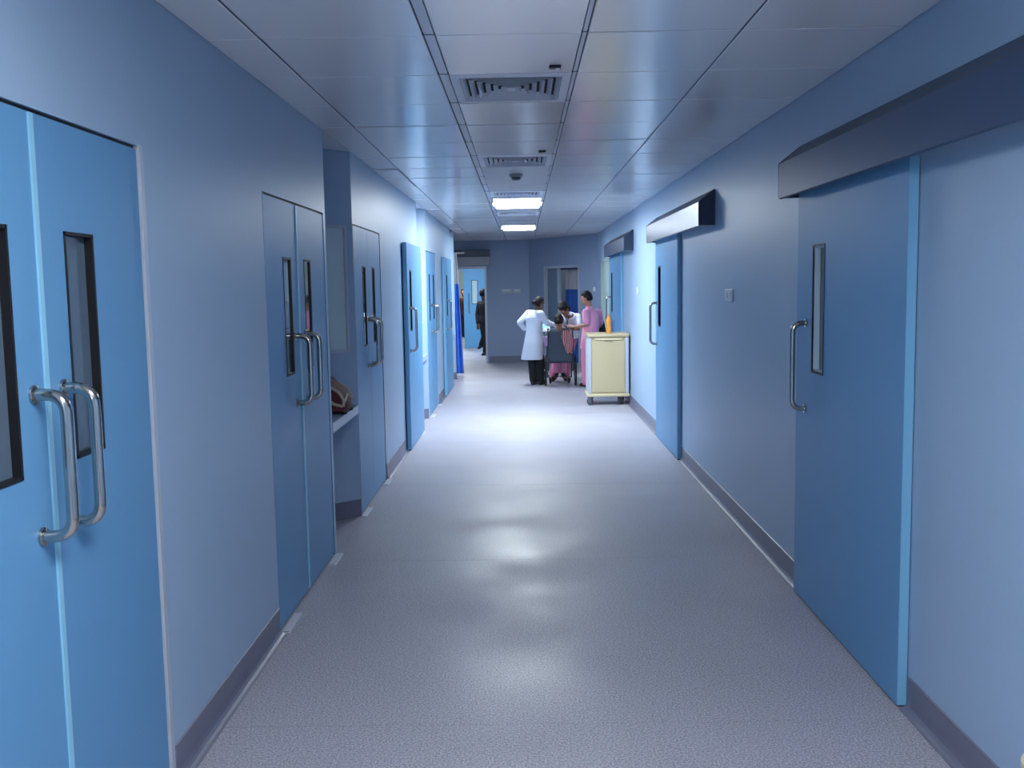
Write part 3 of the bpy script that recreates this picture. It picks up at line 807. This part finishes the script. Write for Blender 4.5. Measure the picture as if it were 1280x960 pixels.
def hand(bm, wr, ha, curl=0.35, flip=1):
    d = (ha - wr).normalized(); side, nrm = frame_of(d); side = side * flip
    kn = wr + d * 0.085
    for s in (-0.022, 0.0, 0.022): limb(bm, [wr + d * 0.01 + side * s * 0.6, kn + side * s], [0.019, 0.016], 8)
    for s, L in ((-0.031, 0.060), (-0.0105, 0.074), (0.0105, 0.078), (0.031, 0.068)):
        a = kn + side * s; b = a + (d * 0.95 + side * s * 3 - nrm * curl * 0.4).normalized() * L * 0.5; c = b + (d * 0.8 - nrm * curl).normalized() * L * 0.5
        limb(bm, [a, b, c], [0.0095, 0.0085, 0.0075], 8)
    a = wr + d * 0.03 + side * 0.026; b = a + (d * 0.6 + side * 0.8).normalized() * 0.04; c = b + (d * 0.9 + side * 0.2 - nrm * 0.3).normalized() * 0.03
    limb(bm, [a, b, c], [0.0125, 0.0105, 0.0085], 8)

def person(base, Jd, face, label, skin, hair, parts, s=1.0, hair_style='short', barefoot=False):
    J = {k: Vector(v) for k, v in Jd.items()}
    root = thing('person', base, label, 'person')
    HM = head_matrix(face); hc = J['head']
    # body: one continuous surface
    b = BM()
    loft(b, torso_rings(J))
    limb(b, [J['shL'], J['shR']], [.055, .055])
    limb(b, [J['neck'] - Vector((0, 0, .03)), hc + HM @ Vector((0, -.02, -.05))], [.056, .05])
    for S in 'LR':
        limb(b, [J['sh' + S], J['el' + S], J['wr' + S]], [.050, .038, .026])
        limb(b, [J['hi' + S], J['kn' + S], J['an' + S]], [.082, .054, .037])
        heel = J['an' + S] - (J['to' + S] - J['an' + S]).normalized() * 0.03; heel.z = J['an' + S].z - 0.025
        limb(b, [J['an' + S], J['to' + S] + Vector((0, 0, 0.03))], [.036, .024]); limb(b, [J['an' + S], heel], [.036, .028])
        hand(b, J['wr' + S], J['ha' + S], flip=1 if S == 'L' else -1)
    ball(b, hc, (.074 * s, .092 * s, .108 * s), HM)
    ball(b, hc + HM @ Vector((0, .025, -.055)), (.055, .062, .055), HM)                          # jaw
    ball(b, hc + HM @ Vector((0, .078, -.088)), (.020, .018, .016), HM)                          # chin
    tube(b, [hc + HM @ Vector((0, .086, .012)), hc + HM @ Vector((0, .104, -.022)), hc + HM @ Vector((0, .088, -.034))], [.009, .014, .012], 8)   # nose
    tube(b, [hc + HM @ Vector((-.02, .083, -.060)), hc + HM @ Vector((0, .091, -.058)), hc + HM @ Vector((.02, .083, -.060))], [.006, .009, .006], 8)  # mouth
    tube(b, [hc + HM @ Vector((-.045, .076, .026)), hc + HM @ Vector((0, .090, .028)), hc + HM @ Vector((.045, .076, .026))], [.008, .010, .008], 8)   # brow
    for sx in (-1, 1): ball(b, hc + HM @ Vector((sx * .076, -.008, -.012)), (.010, .020, .032), HM)  # ears
    obj('body', remesh(b, 0.0075, 3), skin, root, smooth=True)
    for sx in (-1, 1):
        b = BM(); ball(b, hc + HM @ Vector((sx * .030, .080, .006)), (.012, .010, .008), HM, 10, 6); obj('eye', b, WHITE, root, smooth=True)
        b2 = BM(); ball(b2, hc + HM @ Vector((sx * .030, .0885, .006)), (.0052, .003, .0055), HM, 8, 5); obj('iris', b2, BLACK, root, smooth=True)
    # hair: a cap that leaves the face free
    q = BM(); bmesh.ops.create_uvsphere(q, u_segments=36, v_segments=24, radius=1)
    for v in q.verts:
        x, y, z = v.co
        hairline = 0.42 if y > 0.30 else (-0.12 if y > -0.2 else -0.62)
        k = 1.0 if z > hairline else 0.80
        wob = 1 + 0.025 * math.sin(x * 14 + z * 9) * math.sin(y * 11 + z * 5)
        hs = 1.13 if hair_style == 'bob' else 1.0
        v.co = HM @ Vector((x * .088 * hs * k * wob, (y * .104 * hs - .010) * k * wob, z * .120 * hs * k * wob + .010)) + hc
    if hair_style == 'bun':
        ball(q, hc + HM @ Vector((0, -.115, -.005)), (.042, .040, .042), HM)
    if hair_style == 'bob':
        for a in range(9):
            th = PI * (0.15 + 0.7 * a / 8) + PI
            ball(q, hc + HM @ Vector((.085 * math.cos(th), .085 * math.sin(th) - .005, -.055)), (.030, .030, .055), HM)
        ball(q, hc + HM @ Vector((0, 0.03, .095)), (.075, .075, .035), HM)
    if hair_style == 'knot':
        ball(q, hc + HM @ Vector((0, -.09, -.03)), (.05, .04, .05), HM)
    obj('hair', remesh(q, 0.008, 2), hair, root, smooth=True)
    # clothing
    for kind, m, kw in parts:
        b = BM()
        if kind in ('top', 'coat', 'jacket'):
            if kind == 'coat' or 'rings' in kw:
                rr = [(Vector(c), Vector((a, 0, 0)), Vector((0, f, 0))) for c, a, f in kw['rings']]
                up = torso_rings(J, 0.018)[2:-1]
                loft(b, rr); loft(b, up)
            else:
                loft(b, torso_rings(J, kw.get('g', 0.020), kw.get('lo', 0.0))[0:-1])
            limb(b, [J['shL'], J['shR']], [.066, .066])
            for S in 'LR':
                e, w = J['el' + S], J['wr' + S]
                if kw.get('sleeve', 'long') == 'long': limb(b, [J['sh' + S], e, e.lerp(w, kw.get('cuff', .92))], [.066, .054, .042])
                else: limb(b, [J['sh' + S], J['sh' + S].lerp(e, .80)], [.068, .066])
            o = obj({'top': 'shirt', 'coat': 'coat', 'jacket': 'jacket'}[kind], remesh(b, 0.011, 5), m, root, smooth=True)
            if kw.get('collar'):
                c = BM(); nk = J['neck']; lathe(c, [(.062, -.025), (.072, -.01), (.066, .022), (.060, .022)], tuple(nk), 18); obj('collar', c, kw['collar'], root, smooth=True)
        if kind == 'trousers':
            loft(b, torso_rings(J, 0.014)[0:3])
            for S in 'LR':
                an = J['an' + S].lerp(J['kn' + S], 0.05)
                limb(b, [J['hi' + S], J['kn' + S], an], [.096, kw.get('knee', .074), kw.get('hem', .066)])
            obj('trousers', remesh(b, 0.011, 5), m, root, smooth=True)
        if kind == 'shoes':
            for S in 'LR':
                b = BM(); an, to = J['an' + S], J['to' + S].copy()
                d = (to - an); d.normalize(); heel = an - d * 0.035; z0 = min(to.z, an.z - 0.045)
                heel.z = an.z - 0.035
                limb(b, [heel, an.lerp(to, .5) + Vector((0, 0, 0.006)), to + Vector((0, 0, 0.026))], [.038, .044, .032], 12)
                limb(b, [an + Vector((0, 0, 0.0)), heel], [.043, .04], 12)
                if kw.get('flat', True):
                    for v in b.verts:
                        if v.co.z < 0.002: v.co.z = 0.002
                obj('shoe', remesh(b, 0.008, 3), m, root, smooth=True)
    return root, J, HM

SKIN = mat('skin_brown', (150, 104, 82), rough=0.55)
SKIN_D = mat('skin_dark', (112, 76, 62), rough=0.55)
SKIN_L = mat('skin_light_brown', (186, 134, 108), rough=0.55)
HAIR = mat('black_hair', (22, 18, 20), rough=0.65, spec=0.3)
COATM = mat('white_cotton', (222, 228, 242), rough=0.8, bump=0.5, bscale=14)
PINK = mat('pink_scrubs', (250, 168, 198), rough=0.8, bump=0.5, bscale=14)
PINK_D = mat('dusty_pink', (206, 112, 146), rough=0.85, bump=0.5, bscale=14)
BLKT = mat('black_trousers', (22, 26, 32), rough=0.85)
SUIT = mat('black_suit', (24, 26, 34), rough=0.8)
MAROON_D = mat('dark_maroon_cloth', (48, 26, 38), rough=0.85)
GREYC = mat('dark_grey_coat', (66, 76, 88), rough=0.85, bump=0.4, bscale=14)
SHOE = mat('black_shoes', (16, 17, 20), rough=0.5)
SHOE_P = mat('brown_sandals', (70, 46, 46), rough=0.6)

P1 = {'head':(0.306,17.340,1.445),'neck':(0.275,17.340,1.311),'chest':(0.222,17.340,1.156),'pelvis':(0.192,17.340,0.775),'shL':(0.113,17.470,1.270),'shR':(0.326,17.210,1.268),'elL':(-0.046,17.390,1.115),'wrL':(0.037,17.440,0.993),'haL':(0.085,17.470,0.930),'elR':(0.442,17.290,1.098),'wrR':(0.574,17.440,1.061),'haR':(0.670,17.540,1.041),'hiL':(0.140,17.400,0.73),'hiR':(0.245,17.280,0.73),'knL':(0.163,17.370,0.391),'anL':(0.180,17.360,0.070),'toL':(0.246,17.540,0.004),'knR':(0.320,17.330,0.391),'anR':(0.315,17.330,0.070),'toR':(0.400,17.470,0.004)}
P4 = {'head':(1.110,16.850,1.537),'neck':(1.164,16.850,1.371),'chest':(1.203,16.850,1.178),'pelvis':(1.165,16.850,0.80),'shL':(1.085,16.710,1.295),'shR':(1.325,16.990,1.285),'elL':(1.100,16.650,1.092),'wrL':(0.915,16.770,1.042),'haL':(0.816,16.850,1.068),'elR':(1.357,16.970,1.068),'wrR':(1.275,17.100,0.966),'haR':(1.197,17.180,0.977),'hiL':(1.110,16.790,0.755),'hiR':(1.218,16.910,0.746),'knL':(1.078,16.790,0.420),'anL':(1.085,16.810,0.070),'toL':(1.010,16.910,0.004),'knR':(1.187,16.910,0.410),'anR':(1.165,16.950,0.070),'toR':(1.085,17.07,0.004)}
P3 = {'head':(0.737,17.500,1.349),'neck':(0.827,17.630,1.244),'chest':(0.895,17.850,1.112),'pelvis':(0.870,18.150,0.819),'shL':(1.007,17.750,1.187),'shR':(0.745,17.750,1.133),'elL':(1.010,17.600,0.976),'wrL':(0.871,17.400,0.987),'haL':(0.783,17.350,1.019),'elR':(0.634,17.600,0.984),'wrR':(0.665,17.480,0.960),'haR':(0.699,17.430,0.962),'hiL':(0.930,18.150,0.78),'hiR':(0.786,18.100,0.78),'knR':(0.630,17.950,0.430),'anR':(0.555,17.97,0.070),'toR':(0.528,17.78,0.004),'knL':(0.823,18.050,0.420),'anL':(0.790,18.100,0.070),'toL':(0.785,17.92,0.004)}
P2 = {'head':(0.642,17.150,1.142),'neck':(0.648,17.150,1.010),'chest':(0.660,17.150,0.875),'pelvis':(0.659,17.230,0.553),'shL':(0.533,17.150,0.952),'shR':(0.776,17.150,0.947),'elL':(0.497,17.250,0.727),'wrL':(0.556,17.500,0.640),'haL':(0.587,17.590,0.633),'elR':(0.813,17.250,0.721),'wrR':(0.785,17.500,0.640),'haR':(0.761,17.590,0.632),'hiL':(0.589,17.250,0.540),'hiR':(0.730,17.250,0.540),'knL':(0.596,17.640,0.546),'knR':(0.741,17.640,0.544),'anL':(0.615,17.700,0.191),'anR':(0.732,17.700,0.189),'toL':(0.620,17.860,0.134),'toR':(0.738,17.860,0.134)}
P5 = {'head':(-0.985,25.000,1.575),'neck':(-0.968,25.000,1.432),'chest':(-0.952,25.000,1.218),'pelvis':(-0.949,25.000,0.870),'shL':(-1.096,25.100,1.331),'shR':(-0.823,24.900,1.330),'elL':(-1.153,25.080,1.045),'wrL':(-1.143,24.980,0.813),'haL':(-1.133,24.950,0.722),'elR':(-0.767,24.900,1.044),'wrR':(-0.748,24.800,0.844),'haR':(-0.738,24.750,0.765),'hiL':(-1.013,25.060,0.818),'hiR':(-0.906,24.940,0.821),'knL':(-0.985,25.060,0.469),'anL':(-1.070,25.120,0.261),'toL':(-1.135,25.08,0.150),'knR':(-0.924,24.940,0.432),'anR':(-0.962,24.960,0.070),'toR':(-1.027,24.810,0.004)}
P6 = {'head':(-1.974,33.0,1.562),'neck':(-1.977,33.0,1.414),'chest':(-1.981,33.0,1.199),'pelvis':(-1.990,33.0,0.820),'shL':(-2.114,33.0,1.308),'shR':(-1.844,33.0,1.304),'elL':(-2.134,33.0,1.012),'wrL':(-2.123,32.95,0.772),'haL':(-2.110,32.92,0.674),'elR':(-1.837,33.0,1.008),'wrR':(-1.852,32.95,0.768),'haR':(-1.853,32.92,0.670),'hiL':(-2.059,33.0,0.762),'hiR':(-1.924,33.0,0.760),'knL':(-2.067,33.0,0.410),'anL':(-2.075,33.0,0.070),'toL':(-2.077,32.81,0.004),'knR':(-1.932,33.0,0.408),'anR':(-1.938,33.0,0.070),'toR':(-1.915,32.81,0.004)}

coat_rings = [((0.172, 17.35, 0.455), .208, .190), ((0.180, 17.345, 0.56), .196, .190), ((0.205, 17.335, 0.76), .180, .185), ((0.210, 17.34, 0.92), .152, .155), ((0.215, 17.34, 1.08), .150, .135), ((0.222, 17.34, 1.20), .155, .140), ((0.235, 17.34, 1.27), .12, .11)]
person((0.25, 17.36, 0), P1, (0.78, 0.55, -0.22), 'person in a white coat and black trousers, one hand on the hip', SKIN_D, HAIR,
       [('coat', COATM, dict(rings=coat_rings, sleeve='long', cuff=.95)), ('trousers', BLKT, {}), ('shoes', SHOE, {})], hair_style='bun')
person((1.12, 16.88, 0), P4, (-0.85, 0.42, -0.28), 'person in pink scrubs leaning in beside the cream trolley', SKIN_L, HAIR,
       [('top', PINK, dict(rings=[((1.150, 16.85, 0.66), .158, .165), ((1.160, 16.85, 0.80), .160, .168), ((1.175, 16.85, 0.96), .146, .150), ((1.195, 16.85, 1.12), .150, .152), ((1.203, 16.85, 1.22), .148, .150), ((1.190, 16.85, 1.31), .105, .11)], sleeve='short', collar=PINK)), ('trousers', PINK_D if False else mat('pink_trousers', (238, 150, 178), rough=0.85, bump=0.5, bscale=14), dict(knee=.078, hem=.068)), ('shoes', SHOE_P, {})])
_, J3, _h = person((0.72, 18.0, 0), P3, (-0.38, -0.70, -0.85), 'person in a white shirt bending over the wheelchair', SKIN, HAIR,
       [('top', COATM, dict(g=0.020, sleeve='short', collar=COATM)), ('trousers', PINK_D, dict(knee=.082, hem=.080)), ('shoes', SHOE_P, {})], hair_style='bob')
person((0.66, 17.3, 0), P2, (0.1, 1.0, -0.25), 'person seated in the wheelchair wearing a dark grey jacket, black hair seen from behind', SKIN, HAIR,
       [('jacket', GREYC, dict(g=0.028, sleeve='long')), ('trousers', PINK, dict()), ('shoes', SHOE_P, dict(flat=False))], hair_style='knot')
person((-0.97, 25.0, 0), P5, (0.55, 0.83, 0.0), 'person in a black suit walking past the end doorway', SKIN_D, HAIR,
       [('jacket', SUIT, dict(g=0.024, lo=0.04)), ('trousers', SUIT, {}), ('shoes', SHOE, {})])
person((-1.98, 33.0, 0), P6, (0.1, -1.0, 0.0), 'distant person in dark clothes behind the light blue sliding door', SKIN, HAIR,
       [('top', MAROON_D, dict(g=0.022)), ('trousers', MAROON_D, {}), ('shoes', SHOE, {})])
# lanyard of the bending person is part of the group around the wheelchair
t = thing('lanyard', J3['neck'], 'dark lanyard hanging from the neck of the bending person in white', 'lanyard')
b = BM(); n_ = J3['neck']
tube(b, [n_ + Vector((-.05, -.06, -.01)), n_ + Vector((-.035, -.10, -.09)), n_ + Vector((-.02, -.075, -.20)), n_ + Vector((-.005, -.07, -.09)), n_ + Vector((.03, -.06, 0.0))], 0.007, 8); obj('strap', b, BLACKF, t, smooth=True)
b = BM(); bevbox(b, n_.x - .05, n_.x + .01, n_.y - .082, n_.y - .076, n_.z - .28, n_.z - .20, r=0.002); obj('badge', b, WHITE, t)

# black handbag on the forearm of the person in pink
t = thing('handbag', (1.37, 17.0, 0.93), 'black handbag hanging on the arm of the person in pink', 'bag')
b = BM()
loft(b, [(Vector((1.375, 17.02, z)), Vector((a, 0, 0)), Vector((0, f, 0))) for z, a, f in ((0.87, .075, .05), (0.885, .085, .06), (0.98, .078, .055), (1.06, .060, .035), (1.085, .045, .02))], 18)
obj('bag_body', b, BLACKF, t, smooth=True)
b = BM(); tube(b, smooth_path([(1.315, 17.02, 1.05), (1.325, 17.02, 1.145), (1.415, 17.02, 1.145), (1.43, 17.02, 1.05)], 0.05), 0.010, 8); obj('bag_strap', b, BLACKF, t, smooth=True)

# ================================================================== WHEELCHAIR
WX = 0.66
t = thing('wheelchair', (WX, 17.25, 0), 'wheelchair with dark grey back, seen from behind', 'wheelchair')
b = BM(); bevbox(b, WX - .20, WX + .20, 17.06, 17.50, .405, .450, r=0.015); obj('seat', b, GREYC, t)
b = BM()
for i in range(9):
    pass
rings = []
for z, w, yy in ((0.44, .225, 17.00), (0.60, .215, 16.995), (0.80, .20, 16.985), (0.93, .185, 16.975), (0.965, .165, 16.972)):
    rings.append((Vector((WX - 0.005, yy, z)), Vector((w, 0, 0)), Vector((0, 0.022, 0))))
loft(b, rings, 28); obj('backrest', b, GREYC, t, smooth=True)
TUB = mat('wheelchair_tube', (70, 76, 90), rough=0.35, metal=0.7)
for s in (-1, 1):
    x = WX + s * 0.215
    b = BM(); tube(b, [(x, 17.00, .28), (x, 16.985, .93), (x, 16.96, 1.0), (x, 16.88, 1.01)], .012, 8); tube(b, [(x, 17.0, .42), (x, 17.50, .42), (x, 17.62, .10)], .012, 8); tube(b, [(x, 17.0, .28), (x, 17.50, .22)], .011, 8)
    obj('side_frame', b, TUB, t, smooth=True)
    b = BM(); tube(b, [(x, 16.93, 1.008), (x, 16.84, 1.012)], .018, 10); obj('push_grip', b, BLACK, t, smooth=True)
    b = BM(); tube(b, [(x, 17.0, .66), (x, 17.36, .66), (x, 17.40, .62), (x, 17.40, .44)], .011, 8); bevbox(b, x - .022, x + .022, 17.04, 17.36, .665, .69, r=.008); obj('armrest', b, BLACK, t, smooth=True)
    xw = WX + s * 0.262
    b = BM(); q = BM()
    ring = [(xw, 17.10 + .26 * math.cos(2 * PI * k / 40), .275 + .26 * math.sin(2 * PI * k / 40)) for k in range(41)]
    tube(b, ring, .014, 8, caps=False); q.free()
    w = obj('wheel', b, BLACK, t, smooth=True)
    b = BM()
    for k in range(8):
        a = 2 * PI * k / 8; tube(b, [(xw, 17.10, .275), (xw, 17.10 + .25 * math.cos(a), .275 + .25 * math.sin(a))], .003, 5)
    lathe(b, [(.022, -.02), (.022, .02)], (xw, 17.10, .275), 12, 'x'); obj('spokes', b, STEEL, w)
    caster(WX + s * 0.17, 17.52, t, r=.05, m=BLACK, yaw=0.2 * s)
    b = BM(); bevbox(b, WX + s * .075 - .062, WX + s * .075 + .062, 17.62, 17.86, .105, .122, r=.005); obj('footrest', b, TUB, t)

# scarf over the wheelchair back
t = thing('scarf', (0.77, 16.95, 0.99), 'pink and brown scarf draped over the right side of the wheelchair back', 'scarf')
b = BM(); rows = 16; cols_n = 10
V = []
for side in (0, 1):
    for j in range(rows + 1):
        f = j / rows; z = 0.985 - 0.40 * f
        cx = 0.755 + 0.055 * f; w = 0.055 + 0.045 * math.sin(PI * min(1, f * 1.15)) * (1 - 0.35 * f)
        V.append([b.verts.new((cx + w * (i / cols_n * 2 - 1), 16.935 - side * 0.006 + 0.012 * math.sin(i * 1.7 + f * 4), z + 0.012 * math.cos(i * 1.1))) for i in range(cols_n + 1)])
for side in (0, 1):
    for j in range(rows):
        A, B = V[side * (rows + 1) + j], V[side * (rows + 1) + j + 1]
        for i in range(cols_n): b.faces.new((A[i], A[i + 1], B[i + 1], B[i]))
sm = bpy.data.materials.new('scarf_stripes'); sm.use_nodes = True
nt = sm.node_tree; wv = nt.nodes.new('ShaderNodeTexWave'); wv.bands_direction = 'X'; wv.inputs['Scale'].default_value = 9; wv.inputs['Distortion'].default_value = 2.5
tc = nt.nodes.new('ShaderNodeTexCoord'); cr = nt.nodes.new('ShaderNodeValToRGB')
cr.color_ramp.elements[0].color = lin(96, 62, 58); cr.color_ramp.elements[1].color = lin(220, 158, 160)
nt.links.new(tc.outputs['Object'], wv.inputs['Vector']); nt.links.new(wv.outputs['Fac'], cr.inputs[0]); nt.links.new(cr.outputs[0], nt.nodes['Principled BSDF'].inputs['Base Color'])
nt.nodes['Principled BSDF'].inputs['Roughness'].default_value = 0.85
obj('cloth', b, sm, t, smooth=True)

# monitor stand behind the group
t = thing('monitor_stand', (0.445, 18.35, 0), 'teal screen on a slim rolling stand behind the white coat', 'monitor stand')
sx, sy = 0.445, 18.3
b = BM(); bevbox(b, sx - .085, sx + .075, sy - .03, sy + .03, .94, 1.12, r=.01); mo = obj('monitor', b, WHITE, t)
b = BM(); box(b, sx - .07, sx + .06, sy - .034, sy - .029, .975, 1.105); obj('screen', b, mat('teal_screen', (120, 200, 214), rough=0.3, emit=((0.2, 0.5, 0.55), 0.4)), mo)
b = BM(); bevbox(b, sx - .10, sx + .09, sy - .10, sy + .08, .90, .935, r=.008); obj('tray', b, WHITE, t)
b = BM(); tube(b, [(sx, sy + .02, .06), (sx, sy + .02, .94)], .018, 10); obj('pole', b, STEEL, t, smooth=True)
b = BM(); bevbox(b, sx - .10, sx + .09, sy - .12, sy + .10, .62, .82, r=.02); obj('basket', b, mat('lilac_basket', (150, 128, 168), rough=0.7), t)
for k in range(4):
    a = PI / 4 + k * PI / 2
    b = BM(); tube(b, [(sx, sy + .02, .07), (sx + .2 * math.cos(a), sy + .02 + .2 * math.sin(a), .055)], .013, 8); ft = obj('base_leg', b, TUB, t, smooth=True)
    b = BM(); lathe(b, [(.024, -.01), (.026, 0), (.024, .01)], (sx + .2 * math.cos(a), sy + .02 + .2 * math.sin(a), .026), 12, 'x'); obj('castor', b, BLACK, ft, smooth=True)
